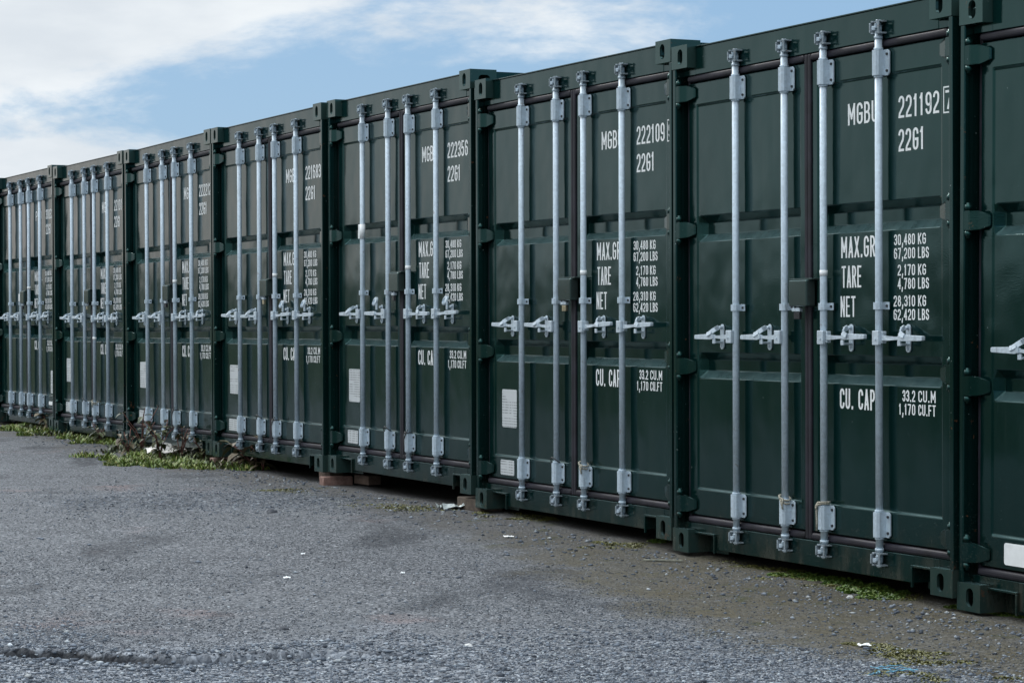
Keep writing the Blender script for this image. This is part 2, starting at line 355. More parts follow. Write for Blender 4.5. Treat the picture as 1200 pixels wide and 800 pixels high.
# ---------------------------------------------------------------- container
H, WD, LEN = 2.591, 2.438, 6.058
def mir(u): return WD-u
def fitting(ux, zz, yy, sx, sz, sy, parent):
    """corner casting: three plates with oval holes over a dark hollow. sx/sy/sz = outward side"""
    bm = bmesh.new()
    a, b, c = .162, .178, .118       # across, along the container, height
    def plate(o, A, B, N, la, lb, ha, hb, ca, cb, th):
        o, A, B, N = map(Vector, (o, A, B, N)); n = 32
        angs = sorted([2*math.pi*k/n for k in range(n)])
        outer = []; inner = []
        cor = [math.atan2(y-cb, x-ca) % (2*math.pi) for x, y in ((0, 0), (la, 0), (0, lb), (la, lb))]
        for cc in cor:
            k = min(range(n), key=lambda i: abs(angs[i]-cc)); angs[k] = cc
        angs.sort()
        for t_ in angs:
            dx, dy = math.cos(t_), math.sin(t_)
            ts = []
            if dx > 1e-9: ts.append((la-ca)/dx)
            if dx < -1e-9: ts.append(-ca/dx)
            if dy > 1e-9: ts.append((lb-cb)/dy)
            if dy < -1e-9: ts.append(-cb/dy)
            m_ = min(ts); outer.append((ca+dx*m_, cb+dy*m_))
            # stadium hole
            R_ = min(ha, hb)/2; ex = max(0, ha/2-R_); ey = max(0, hb/2-R_)
            inner.append((ca+dx*R_+(ex if dx > 1e-6 else -ex if dx < -1e-6 else 0), cb+dy*R_+(ey if dy > 1e-6 else -ey if dy < -1e-6 else 0)))
        def V(p, d): return bm.verts.new(o+A*p[0]+B*p[1]-N*d)
        O0 = [V(p, 0) for p in outer]; I0 = [V(p, 0) for p in inner]; I1 = [V(p, th) for p in inner]; O1 = [V(p, th) for p in outer]
        for k in range(n):
            l = (k+1) % n
            bm.faces.new((O0[k], O0[l], I0[l], I0[k])); bm.faces.new((I0[k], I0[l], I1[l], I1[k]))
            bm.faces.new((O1[k], O1[l], O0[l], O0[k])); bm.faces.new((O1[k], O1[l], I1[l], I1[k]))
    x0, x1 = (ux, ux+a) if sx < 0 else (ux-a, ux)
    z0, z1 = (zz, zz+c) if sz < 0 else (zz-c, zz)
    y0, y1 = (yy, yy+b) if sy < 0 else (yy-b, yy)
    T = .014
    hc = .089 if sx < 0 else a-.089
    yf = y0 if sy < 0 else y1; yn = -1 if sy < 0 else 1
    plate((x0, yf, z0), (1, 0, 0), (0, 0, 1), (0, yn, 0), a, c, .051, .079, hc, c/2, T)           # end face
    xs = x0 if sx < 0 else x1; xn = -1 if sx < 0 else 1
    ya, yb = (y0+T, y1) if sy < 0 else (y0, y1-T)
    plate((xs, ya, z0), (0, 1, 0), (0, 0, 1), (xn, 0, 0), b-T, c, .079, .051, (b-T)/2, c/2, T)     # outer side face
    xi = x1 if sx < 0 else x0
    add_box(bm, *(sorted((xi, xi+xn*T))), ya, yb, z0, z1)                                          # inner side
    xa, xb = x0+T, x1-T
    zo = z1 if sz > 0 else z0
    add_box(bm, xa, xb, *(sorted((yb if sy < 0 else ya, (yb-T) if sy < 0 else ya+T))), z0, z1)     # back
    y2, y3 = (ya, yb-T) if sy < 0 else (ya+T, yb)
    plate((xa, y2, zo), (1, 0, 0), (0, 1, 0), (0, 0, 1 if sz > 0 else -1), xb-xa, y3-y2, .065, .10, (xb-xa)/2, (y3-y2)/2, T)
    zi = z0 if sz > 0 else z1
    add_box(bm, xa, xb, y2, y3, *(sorted((zi, zi+(T if sz > 0 else -T)))))
    return obj('corner_fitting', bm, M_cast, parent)

def door_mesh(mirror=False):
    us = [.078, .156, .163, .186, 1.128, 1.138, 1.145, 1.189]
    zs = [.192, .323, .331, .89, .929, .986, 1.022, 1.583, 1.622, 1.681, 1.717, 2.276, 2.284, 2.395]
    def d(i, k):
        u_, z_ = us[i], zs[k]
        if i in (0, 1, 6, 7) or k in (0, 1, 12, 13): return .0595
        if i in (3, 4) and k in (4, 5, 8, 9): return .108
        return .066
    bm = bmesh.new(); V = {}
    for i, u_ in enumerate(us):
        for k, z_ in enumerate(zs):
            V[i, k] = bm.verts.new(((mir(u_) if mirror else u_), d(i, k), z_))
    fs = []
    nU, nZ = len(us), len(zs)
    for i in range(nU-1):
        for k in range(nZ-1):
            fs.append(bm.faces.new((V[i, k], V[i+1, k], V[i+1, k+1], V[i, k+1])))
    loop = [(i, 0) for i in range(nU)]+[(nU-1, k) for k in range(1, nZ)]+[(i, nZ-1) for i in range(nU-2, -1, -1)]+[(0, k) for k in range(nZ-2, 0, -1)]
    bk = [bm.verts.new((V[p].co.x, .118, V[p].co.z)) for p in loop]
    for a in range(len(loop)):
        b = (a+1) % len(loop); bm.faces.new((V[loop[a]], V[loop[b]], bk[b], bk[a]))
    bm.faces.new(bk)
    bmesh.ops.recalc_face_normals(bm, faces=bm.faces)
    es = [e for e in bm.edges if len(e.link_faces) == 2 and e.calc_face_angle(0) > .35]
    bmesh.ops.bevel(bm, geom=es, offset=.0036, segments=2, affect='EDGES', profile=.5, clamp_overlap=True)
    return bm
HINGE_Z = (.245, .95, 1.648, 2.345)
def hinge_mesh(z, mirror):
    bm = bmesh.new(); m_ = (lambda u: mir(u)) if mirror else (lambda u: u)
    # blade: thick at the pin, tapering to a rounded nose on the door
    prof = [(.012, .006), (.060, .010), (.098, .034), (.152, .046), (.157, .055), (.030, .055), (.012, .045)]
    hh = [.042, .042, .042, .026, .022, .042, .042]
    A = []; B = []
    for (u_, d_), h_ in zip(prof, hh):
        A.append(bm.verts.new((m_(u_), d_, z-h_))); B.append(bm.verts.new((m_(u_), d_, z+h_)))
    n = len(prof); fs = [bm.faces.new(A), bm.faces.new(B[::-1])]
    for k in range(n): fs.append(bm.faces.new((A[k], A[(k+1) % n], B[(k+1) % n], B[k])))
    es = list({e for f_ in fs for e in f_.edges})
    bmesh.ops.bevel(bm, geom=es, offset=.003, segments=2, affect='EDGES')
    add_cyl(bm, (m_(.040), .022, z-.075), (m_(.040), .022, z+.075), .0105, 12)
    add_cyl(bm, (m_(.040), .022, z-.066), (m_(.040), .022, z-.046), .017, 12)
    add_cyl(bm, (m_(.040), .022, z+.046), (m_(.040), .022, z+.066), .017, 12)
    return bm

# --- lettering: a condensed single-stroke alphabet (unit box 0..1 wide, 0..1 high)
def arc(cx_, cy_, rx, ry, a0, a1, n=5):
    return [(cx_+rx*math.cos(math.radians(a0+(a1-a0)*k/n)), cy_+ry*math.sin(math.radians(a0+(a1-a0)*k/n))) for k in range(n+1)]
RY = .2
O_ = arc(.5, 1-RY, .5, RY, 0, 180, 8)+arc(.5, RY, .5, RY, 180, 360, 8)
GL = {
 'M': [[(0, 0), (0, 1), (.5, .3), (1, 1), (1, 0)]], 'G': [arc(.5, 1-RY, .5, RY, 0, 180, 8)+arc(.5, RY, .5, RY, 180, 360, 8)+[(1, .48), (.5, .48)]],
 'B': [[(0, 0), (0, 1), (.55, 1)]+arc(.55, .76, .40, .24, 90, -90)[1:]+[(.02, .52)], [(.5, .52)]+arc(.55, .26, .45, .26, 90, -90)+[(0.0, 0)]],
 'U': [[(0, 1)]+arc(.5, RY, .5, RY, 180, 360, 8)+[(1, 1)]],
 '2': [arc(.5, 1-RY, .5, RY, 175, 0, 8)+[(1, .68), (.9, .52), (.08, .16), (0, 0), (1, 0)]],
 '1': [[(.12, .84), (.5, 1), (.5, 0)]], '9': [arc(.5, RY, .5, RY, 190, 360, 8)+arc(.5, 1-RY, .5, RY, 0, 180, 8)+arc(.5, .42+RY, .5, RY, 180, 350, 8)],
 '6': [arc(.5, 1-RY, .5, RY, 10, 180, 8)+arc(.5, RY, .5, RY, 180, 360, 8)+arc(.5, .58-RY, .5, RY, 0, 170, 8)],
 '0': [O_+[O_[0]]], '3': [arc(.5, 1-RY, .5, RY, 175, 0, 8)+arc(.45, .52+.16, .55, .16, 0, -90), arc(.45, .36, .55, .16, 90, 0)+arc(.5, RY, .5, RY, 0, -175, 8)],
 '5': [[(.95, 1), (.08, 1), (.03, .54)]+arc(.5, .58-RY, .5, RY, 120, 0, 6)+arc(.5, RY, .5, RY, 0, -175, 8)],
 '8': [arc(.5, .5+.25, .44, .25, -90, 270, 14), arc(.5, .25, .5, .25, 90, 450, 14)],
 '7': [[(0, 1), (1, 1), (.4, 0)]], '4': [[(.78, 0), (.78, 1), (0, .27), (1.05, .27)]],
 'A': [[(0, 0), (.5, 1), (1, 0)], [(.2, .25), (.8, .25)]], 'X': [[(0, 0), (1, 1)], [(0, 1), (1, 0)]],
 'R': [[(0, 0), (0, 1), (.55, 1)]+arc(.55, .75, .43, .25, 90, -90)[1:]+[(.02, .5)], [(.5, .48), (1, 0)]],
 'T': [[(-.05, 1), (1.05, 1)], [(.5, .97), (.5, 0)]], 'E': [[(.95, 1), (0, 1), (0, 0), (.95, 0)], [(.05, .52), (.8, .52)]],
 'N': [[(0, 0), (0, 1), (1, 0), (1, 1)]], 'C': [arc(.5, 1-RY, .5, RY, -5, 180, 8)+arc(.5, RY, .5, RY, 180, 365, 8)],
 'P': [[(0, 0), (0, 1), (.55, 1)]+arc(.55, .73, .45, .27, 90, -90)[1:]+[(.02, .46)]],
 'K': [[(0, 0), (0, 1)], [(1, 1), (.05, .42)], [(.3, .52), (1, 0)]], 'L': [[(0, 1), (0, 0), (.95, 0)]],
 'S': [arc(.5, 1-RY, .5, RY, 5, 180, 8)+[(.03, .62), (.97, .40)]+arc(.5, RY, .5, RY, 0, -185, 8)[0:]],
 'F': [[(.95, 1), (0, 1), (0, 0)], [(.05, .52), (.8, .52)]], '.': [[(.5, .05), (.5, .10)]], ',': [[(.6, .13), (.25, -.16)]],
}
def text_faces(s, u0, u1, z0, z1, d, V, F, sw_=.135):
    """one line of lettering between u0..u1 and z0..z1 on the plane y=d"""
    h = z1-z0; st = sw_*h
    wts = [(.42 if c in '.,' else .55 if c == ' ' else .75 if c == '1' else 1.25 if c == 'M' else 1.) for c in s]
    gap = .30
    tot = sum(wts)+gap*(len(s)-1); k = (u1-u0)/tot; u_ = u0
    lay = 0
    for c, wt in zip(s, wts):
        gw = wt*k
        for line in GL.get(c, []):
            lay = (lay+1) % 6; dd = d-.00012*lay
            if c in '.,': pts = [(u_+gw*.5+(p[0]-.5)*k*.3, z0+p[1]*h) for p in line]
            else: pts = [(u_+st/2*.9+p[0]*max(gw-st*.9, .001), z0+st/2+p[1]*(h-st)) for p in line]
            pts = [Vector(p) for p in pts]
            runs = [[pts[0]]]
            for i in range(1, len(pts)):
                runs[-1].append(pts[i])
                if i < len(pts)-1:
                    d1 = (pts[i]-pts[i-1]).normalized(); d2 = (pts[i+1]-pts[i]).normalized()
                    if d1.dot(d2) < .55: runs.append([pts[i]])
            for P in runs:
                lay = (lay+1) % 7; dd = d-.00012*lay; L = []; n = len(P)
                closed = n > 3 and (P[0]-P[-1]).length < 1e-6
                if closed: P = P[:-1]; n -= 1
                for i in range(n):
                    d1 = (P[i]-P[i-1]).normalized() if (i or closed) else (P[1]-P[0]).normalized()
                    d2 = (P[(i+1) % n]-P[i]).normalized() if (i < n-1 or closed) else d1
                    n1_ = Vector((-d1.y, d1.x)); n2_ = Vector((-d2.y, d2.x)); m_ = (n1_+n2_).normalized()
                    o = m_*st*.5/max(m_.dot(n1_), .7); o = Vector((o.x, o.y*.80)); p = P[i]
                    if not closed and i == 0: p = p-d1*st*.45
                    if not closed and i == n-1: p = p+d2*st*.45
                    L.append((p+o, p-o))
                b0 = len(V)
                for a, b in L:
                    for q_ in (a, b):
                        V.append((min(max(q_.x, u_-.1*k), u_+gw+.12*k), dd, q_.y if c == ',' else min(max(q_.y, z0), z1)))
                for i in range(n if closed else n-1):
                    j = (i+1) % n; F.append((b0+2*i, b0+2*i+1, b0+2*j+1, b0+2*j))
        u_ += (wt+gap)*k
DP = .0652; DF = .0587
def text_obj(name, lines, parent):
    V, F = [], []
    for ln in lines: text_faces(*ln[:5], ln[5] if len(ln) > 5 else DP, V, F, ln[6] if len(ln) > 6 else .135)
    bm = bmesh.new(); vs = [bm.verts.new(v) for v in V]
    for f_ in F:
        try: bm.faces.new([vs[i] for i in f_])
        except ValueError: pass
    for f_ in bm.faces:
        f_.normal_update()
        if f_.normal.y > 0: f_.normal_flip()
    return obj(name, bm, M_let, parent, recalc=False)

def bracket(u, z0, z1, up_):
    bm = bmesh.new(); hw = .056
    # back plate with rounded corners
    pl = [(u-hw, z0+.012), (u-hw+.008, z0+.003), (u+hw-.012, z0+.003), (u+hw, z0+.014), (u+hw, z1-.014), (u+hw-.012, z1-.003), (u-hw+.008, z1-.003), (u-hw, z1-.012)]
    add_prism(bm, pl, 'y', .0485, .0555, .0012)
    # folded sleeve
    sl = [(u-.023, .0485), (u-.023, .016), (u-.014, .005), (u+.014, .005), (u+.023, .016), (u+.023, .0485)]
    add_prism(bm, sl, 'z', z0+.004, z1-.004, .001)
    add_cyl(bm, (u, .03, z0-.006), (u, .03, z0+.004), .0215, 16); add_cyl(bm, (u, .03, z1-.004), (u, .03, z1+.006), .0215, 16)
    return bm
def bolts(bm, u, zlist, off=.042):
    old = set(bm.faces)
    for z in zlist:
        for s_ in (-1, 1):
            add_cyl(bm, (u+s_*off, .0495, z), (u+s_*off, .0425, z), .0062, 8)
    for f_ in set(bm.faces)-old: f_.material_index = 1
    return bm
def keeper(u, z, sgn):
    """the forked keeper on the rail at a bar end"""
    bm = bmesh.new()
    for zz, tk in ((z-.025, .0035), (z+.027, .0035)):
        add_prism(bm, [(u-.034, .0495), (u-.036, .014), (u-.022, .004), (u-.012, .009), (u-.012, .016), (u+.014, .016), (u+.014, .006), (u+.024, -.002), (u+.036, .010), (u+.036, .0495)], 'z', zz-tk, zz+tk, .0008)
    add_box(bm, u-.037, u-.0285, .004, .0495, z-.0205, z+.0225, .0015)
    add_cyl(bm, (u+.029, .010, z-.030), (u+.029, .010, z+.033), .0055, 8)
    return bm
def cam_mesh(u, z, sgn):
    bm = bmesh.new()
    add_cyl(bm, (u, .03, z-.036), (u, .03, z+.036), .0110, 12)
    add_prism(bm, [(u-.010, .022), (u-.014, .004), (u-.004, -.004), (u+.006, .004), (u+.010, .022)], 'z', z-.012, z+.006, .0012)
    add_prism(bm, [(u+.004, .030), (u+.010, .002), (u+.020, -.002), (u+.022, .012), (u+.014, .030)], 'z', z-.004, z+.017, .0012)
    add_cyl(bm, (u, .03, z-sgn*.050), (u, .03, z-sgn*.038), .0205, 16)
    return bm
def catch_mesh(u, side, raised):
    """side -1: lever points to smaller u"""
    bm = bmesh.new(); c = u+side*.185
    n = 8; pl = [(c+.017*math.cos(a), 1.148+.017*math.sin(a)) for a in [math.pi*k/n for k in range(n+1)]]+[(c+.017*math.cos(a), 1.056+.017*math.sin(a)) for a in [math.pi+math.pi*k/n for k in range(n+1)]]
    add_prism(bm, pl, 'y', .057, .0635, .001)
    add_cyl(bm, (c, .057, 1.148), (c, .040, 1.148), .009, 10)
    add_cyl(bm, (c, .057, 1.056), (c, .050, 1.056), .006, 8)
    add_box(bm, c-.014, c+.014, .012, .057, 1.070, 1.080, .002)
    add_box(bm, c-.012, c+.012, .008, .016, 1.068, 1.092, .002)
    if not raised:
        pts = [(c, .040, 1.150), (c+side*.002, .020, 1.140), (c+side*.014, .004, 1.127), (c+side*.034, .0, 1.117), (c+side*.052, .0, 1.113)]
        for a, b in zip(pts, pts[1:]):
            a, b = Vector(a), Vector(b); dn = Vector((0, 0, 1)).cross(b-a)
            lo = .011; vs = []
            q_ = [(a, -1), (b, -1), (b, 1), (a, 1)]
            nrm = (b-a).cross(Vector((0, .3, 1))).normalized()*.0035; upv = nrm.cross(b-a).normalized()*lo
            A = [bm.verts.new(p+upv*s_+nrm) for p, s_ in q_]; B = [bm.verts.new(p+upv*s_-nrm) for p, s_ in q_]
            bm.faces.new(A); bm.faces.new(B[::-1])
            for k in range(4): bm.faces.new((A[k], A[(k+1) % 4], B[(k+1) % 4], B[k]))
    else:
        cx_, cz_ = c-.030, 1.186; R1, R0 = .031, .021; n = 18
        rg = [[bm.verts.new((cx_+r*math.cos(2*math.pi*k/n), y_+.010*math.sin(2*math.pi*k/n), cz_+r*.95*math.sin(2*math.pi*k/n))) for k in range(n)] for r, y_ in ((R1, .018), (R0, .014), (R0, .030), (R1, .030))]
        for a_ in range(4):
            for k in range(n): bm.faces.new((rg[a_][k], rg[a_][(k+1) % n], rg[(a_+1) % 4][(k+1) % n], rg[(a_+1) % 4][k]))
        add_box(bm, c-.012, c+.006, .018, .030, 1.13, 1.175, .003)
        add_cyl(bm, (cx_, .024, cz_), (cx_, .034, cz_), R0, 18)
    return bm
def handle_mesh(u, side):
    bm = bmesh.new(); z = 1.103
    a, b = sorted((u-side*.006, u+side*.044))
    add_box(bm, a, b, -.005, .012, z-.032, z+.032, .003)
    a, b = sorted((u+side*.010, u+side*.052)); add_box(bm, a, b, .012, .036, z-.024, z+.030, .003)
    def taper(us, hs, d0, d1, dz):
        A = []; B = []
        for (uu, hh, dzz) in zip(us, hs, dz):
            pass
        n = len(us)
        top = [(us[i], dz[i]+hs[i]/2) for i in range(n)]; bot = [(us[i], dz[i]-hs[i]/2) for i in range(n-1, -1, -1)]
        add_prism(bm, [(u+side*p[0], z+p[1]) for p in top+bot], 'y', d0, d1, .002)
    taper([.044, .10, .16, .225, .232], [.025, .019, .014, .017, .017], .010, .020, [0, .001, .003, .006, .006])
    taper([.185, .21, .36, .368], [.020, .028, .022, .017], .003, .0225, [.005, .006, .008, .008])
    add_cyl(bm, (u+side*.022, -.010, z-.006), (u+side*.022, -.006, z-.006), .006, 10)
    a = math.radians(random.uniform(-1.8, 1.4)*side); ca, sa = math.cos(a), math.sin(a); dy = random.uniform(-.003, .002)
    for v in bm.verts:
        q_ = side*(v.co.x-u)
        if q_ > .05: dx, dz = v.co.x-u, v.co.z-z; v.co.x = u+dx*ca-dz*sa; v.co.z = z+dx*sa+dz*ca; v.co.y += dy
    return bm
BARS = (.593, 1.048, 1.390, 1.845)
BAR_NAMES = ['first', 'second', 'third', 'fourth']

def build_container(serial, size, k, raised=(), plates='left', tagz=1.402):
    root = empty('shipping_container', (0, 0, 0))
    # frame
    for s_ in (0, 1):
        m_ = mir if s_ else (lambda u: u)
        bm = bmesh.new()
        add_prism(bm, [(m_(.002), .006), (m_(.028), .006), (m_(.031), .012), (m_(.031), .112), (m_(.075), .112), (m_(.075), .150), (m_(.002), .150)], 'z', .118, 2.473, .002)
        obj('corner_post', bm, M_post, root)
        bm = bmesh.new()
        add_prism(bm, [(m_(.004), LEN-.15), (m_(.10), LEN-.15), (m_(.10), LEN-.01), (m_(.004), LEN-.01)], 'z', .118, 2.473)
        obj('corner_post', bm, M_post, root)
        for yy, sy in ((0, -1), (LEN, 1)):
            fitting(WD if s_ else 0, 0, yy, 1 if s_ else -1, -1, sy, root)
            fitting(WD if s_ else 0, H, yy, 1 if s_ else -1, 1, sy, root)
        # corrugated side wall
        bm = bmesh.new(); pts = []; y = .155; k = 0
        while y < LEN-.16:
            for dy, du in ((0, .012), (.072, .012), (.140, .048), (.212, .048)):
                if y+dy < LEN-.16: pts.append((m_(du), y+dy))
            y += .28
        pts.append((m_(.012), LEN-.155))
        A = [bm.verts.new((p[0], p[1], .15)) for p in pts]; B = [bm.verts.new((p[0], p[1], 2.52)) for p in pts]
        for i in range(len(pts)-1): bm.faces.new((A[i], A[i+1], B[i+1], B[i]))
        obj('side_wall', bm, M_paint, root)
        bm = bmesh.new(); a, b = sorted((m_(.004), m_(.060)))
        add_box(bm, a, b, .180, LEN-.18, .02, .149); add_box(bm, a, b, .180, LEN-.18, 2.521, 2.580)
        obj('side_rail', bm, M_post, root)
    bm = bmesh.new()
    add_box(bm, .1635, WD-.1635, .050, .13, 2.437, 2.576, .003); add_box(bm, .033, .163, .0515, .13, 2.437, 2.4715, .002); add_box(bm, WD-.163, WD-.033, .0515, .13, 2.437, 2.4715, .002)
    hd = obj('header', bm, M_rusty if k >= 5 else M_paint, root)
    bm = bmesh.new(); add_box(bm, .1635, WD-.1635, .044, .12, 2.5765, 2.583, .001); obj('rail_edge', bm, M_lip if k >= 3 else M_post, hd)
    bm = bmesh.new()
    add_box(bm, .355, WD-.355, .050, .13, .028, .149, .003); add_box(bm, .1635, .3545, .0505, .13, .105, .149, .001); add_box(bm, WD-.3545, WD-.1635, .0505, .13, .105, .149, .001)
    add_box(bm, .033, .163, .052, .13, .1205, .149); add_box(bm, WD-.163, WD-.033, .052, .13, .1205, .149)
    for m_ in ((lambda u: u), mir):                                  # the handling pockets with their lips
        a, b = sorted((m_(.164), m_(.362))); add_box(bm, a, b, .036, .0485, .098, .108, .002)
        a, b = sorted((m_(.351), m_(.362))); add_box(bm, a, b, .036, .0485, .010, .0975, .002)
        a, b = sorted((m_(.164), m_(.354))); add_box(bm, a, b, .125, .13, .0, .104)
    obj('sill', bm, M_paint, root)
    bm = bmesh.new(); add_box(bm, .065, WD-.065, .185, LEN-.02, 2.535, 2.570); obj('roof', bm, M_paint, root)
    bm = bmesh.new(); add_box(bm, .065, WD-.065, .14, LEN-.02, .115, .165)
    for i in range(12): add_box(bm, .065, WD-.065, .5+i*.45, .54+i*.45, .03, .1149)
    obj('floor', bm, M_steel, root)
    bm = bmesh.new(); add_box(bm, .105, WD-.105, LEN-.05, LEN-.02, .166, 2.534); obj('end_wall', bm, M_paint, root)
    # doors
    doors = []
    for s_ in (0, 1):
        dr = obj('door', door_mesh(bool(s_)), M_paint, root); doors.append(dr)
        for z in HINGE_Z: obj('hinge', hinge_mesh(z, bool(s_)), M_post, dr)
        m_ = mir if s_ else (lambda u: u)
        bm = bmesh.new()                                             # rubber seal round the leaf
        i0, i1 = sorted((m_(.0775), m_(1.1900)))
        c0, c1 = sorted((m_(.0535), m_(.0770)))
        add_box(bm, c0, c1, .066, .10, .152, 2.434, .004)
        e0, e1 = sorted((m_(1.1915), m_(1.2180)))
        add_box(bm, e0, e1, .050, .10, .152, 2.434, .007, 3)
        add_box(bm, i0, i1, .046, .10, 2.402, 2.434, .012, 3)
        add_box(bm, i0, i1, .046, .10, .1515, .1850, .012, 3)
        obj('door_seal', bm, M_rubber, dr)
    L, R_ = doors
    if serial:
        text_obj('owner_code', [(serial[0], 1.545, 1.785, 2.074, 2.174)], R_); text_obj('serial_number', [(serial[1], 1.950, 2.257, 2.076, 2.176)], R_)
        V, F = [], []; z0, z1, u0, u1, t_ = 2.071, 2.186, 2.296, 2.372, .006
        d_ = DF
        for a, b, c, e in ((u0, u0+t_, z0, z1), (u1-t_, u1, z0, z1), (u0+t_, u1-t_, z0, z0+t_), (u0+t_, u1-t_, z1-t_, z1)):
            n0 = len(V); V += [(a, d_, c), (b, d_, c), (b, d_, e), (a, d_, e)]; F.append((n0, n0+1, n0+2, n0+3))
        if serial[2]: text_faces(serial[2], 2.312, 2.358, 2.086, 2.170, d_, V, F, .16)
        obj('check_digit', (V, [], F), M_let, R_)
        text_obj('size_code', [(size, 1.950, 2.145, 1.928, 2.029)], R_)
        text_obj('weight_names', [('MAX.GR.', 1.486, 1.790, 1.468, 1.566, DP, .125), ('TARE', 1.490, 1.652, 1.331, 1.433, DP, .115), ('NET', 1.480, 1.602, 1.197, 1.294, DP, .115)], R_)
        g = .155
        text_obj('weight_figures', [('30,480', 1.913, 2.074, 1.514, 1.564, DP, g), ('KG', 2.097, 2.156, 1.514, 1.564, DP, g),
            ('67,200', 1.913, 2.074, 1.453, 1.503, DP, g), ('LBS', 2.097, 2.178, 1.453, 1.503, DP, g),
            ('2,170', 1.941, 2.074, 1.379, 1.429, DP, g), ('KG', 2.097, 2.156, 1.379, 1.429, DP, g),
            ('4,780', 1.941, 2.074, 1.319, 1.369, DP, g), ('LBS', 2.097, 2.178, 1.319, 1.369, DP, g),
            ('28,310', 1.909, 2.074, 1.242, 1.292, DP, g), ('KG', 2.097, 2.156, 1.242, 1.292, DP, g),
            ('62,420', 1.909, 2.074, 1.182, 1.232, DP, g), ('LBS', 2.097, 2.178, 1.182, 1.232, DP, g)], R_)
        text_obj('capacity_name', [('CU. CAP.', 1.472, 1.785, .774, .870)], R_)
        text_obj('capacity_figures', [('33.2', 1.976, 2.073, .822, .874, DP, g), ('CU.M', 2.097, 2.226, .822, .874, DP, g),
            ('1,170', 1.948, 2.073, .763, .813, DP, g), ('CU.FT', 2.097, 2.226, .763, .813, DP, g)], R_)
    # data plates
    def plate(name, u0, u1, z0, z1, dr, mat):
        bm = bmesh.new(); r = .012; pl = []
        for cx_, cz_, a0 in ((u1-r, z1-r, 0), (u0+r, z1-r, 90), (u0+r, z0+r, 180), (u1-r, z0+r, 270)):
            pl += arc(cx_, cz_, r, r, a0, a0+90, 4)
        add_prism(bm, pl, 'y', .0635 if z0 > .33 else .0570, .0665 if z0 > .33 else .0600, .0006)
        obj(name, bm, mat, dr)
    if plates == 'left':
        plate('data_plate', .250, .452, .498, .724, L, M_plate); plate('notice_plate', .240, .428, .212, .303, L, M_plate)
    elif plates == 'right':
        plate('data_plate', 2.114, 2.236, .348, .574, R_, M_plate); plate('notice_plate', 2.06, 2.24, .232, .268, R_, M_white)
    elif plates == 'small': plate('notice_plate', .249, .440, .211, .303, L, M_white)
    # locking bars
    for i, u in enumerate(BARS):
        side = -1 if i < 2 else 1
        bm = bmesh.new(); add_cyl(bm, (u, .03, .135), (u, .03, 2.47), .0172, 20); add_cyl(bm, (u, .03, .098), (u, .03, .135), .0155, 16); add_cyl(bm, (u, .03, 2.47), (u, .03, 2.50), .0155, 16)
        bar = obj('locking_bar', bm, M_galv, root)
        for z0, z1 in ((2.270, 2.392), (.207, .328)):
            obj('guide_bracket', bolts(bracket(u, z0, z1, True), u, (z0+.024, z1-.024)), [M_galv, M_steel], bar)
        bm = bmesh.new()                                              # middle strap
        add_box(bm, u-.050, u+.050, .0485, .0545, 1.229, 1.263, .002)
        add_prism(bm, [(u-.023, .0485), (u-.023, .018), (u-.013, .0075), (u+.013, .0075), (u+.023, .018), (u+.023, .0485)], 'z', 1.230, 1.262, .001)
        obj('guide_strap', bolts(bm, u, (1.246,), .038), [M_galv, M_steel], bar)
        for z, sg in ((2.488, 1), (.112, -1)):
            obj('cam_keeper', keeper(u, z, sg), M_keep, bar); obj('cam', cam_mesh(u, z, sg), M_galv, bar)
        obj('handle', handle_mesh(u, side), M_zinc, bar); obj('handle_catch', catch_mesh(u, side, i in raised), M_zinc, bar)
        if i == 2:
            bm = bmesh.new(); add_cyl(bm, (u, .03, tagz-.013), (u, .03, tagz+.013), .0190, 20); obj('white_band', bm, M_white, bar)
    # lock box over the seam between the doors
    bm = bmesh.new(); add_box(bm, 1.137, 1.292, -.004, .0480, 1.248, 1.372, .007, 3); add_box(bm, 1.120, 1.318, .010, .0545, 1.3725, 1.3800, .002)
    add_box(bm, 1.117, 1.136, .020, .0545, 1.252, 1.3720, .002)
    add_cyl(bm, (1.292, .022, 1.300), (1.2945, .022, 1.300), .012, 12)
    obj('lock_box', bm, M_box, root)
    return root

INFO = [ # location, yaw, tilt, serial, raised catches, plates
 ((1.8888, 10.2515, -1.2398), -1.1260, -.0086, None, (), 'small', 1.402),
 ((.8278, 12.4533, -1.1973), -1.1291, .0014, ('MGBU', '221192', '7'), (), '', 1.402),
 ((-.2255, 14.6798, -1.147), -1.127, -.0013, ('MGBU', '222109', '9'), (), 'left', 1.402),
 ((-1.2938, 16.903, -1.0684), -1.1296, -.0017, ('MGBU', '222356', '5'), (1, 3), 'left', 1.402),
 ((-2.3762, 19.1211, -1.0814), -1.1276, .003, ('MGBU', '221683', '3'), (2, 3), 'left', 1.402),
 ((-3.4244, 21.3594, -1.0964), -1.1304, .0076, ('MGBU', '222212', '2'), (), 'left', 1.402),
 ((-4.482, 23.6015, -1.0977), -1.1335, .0019, ('MGBU', '221016', '6'), (), 'left', .92),
 ((-5.5366, 25.8312, -1.0811), -1.1309, .0021, ('PSU', '300321', '1'), (), 'right', 1.402),
 ((-6.588, 28.060, -1.083), -1.1305, .0010, ('MGBU', '221402', '4'), (), 'left', 1.402),
]
LABELS = [
 'green shipping container cut off by the right edge of the photo',
 'green shipping container numbered 221192, nearest of those shown whole, with no data plates',
 'green shipping container numbered 222109, between the containers numbered 221192 and 222356',
 'green shipping container numbered 222356 with a white sticker wrapped round its first locking bar',
 'green shipping container numbered 221683 with its left end on bricks among weeds',
 'green shipping container numbered 222212 behind the largest patch of weeds',
 'green shipping container second from the left end of the row in view, numbered 221016',
 'green shipping container numbered 300321 at the left edge, data plate on its right door',
 'green shipping container beyond the left edge of the photo, next to the one numbered 300321']
CON = []
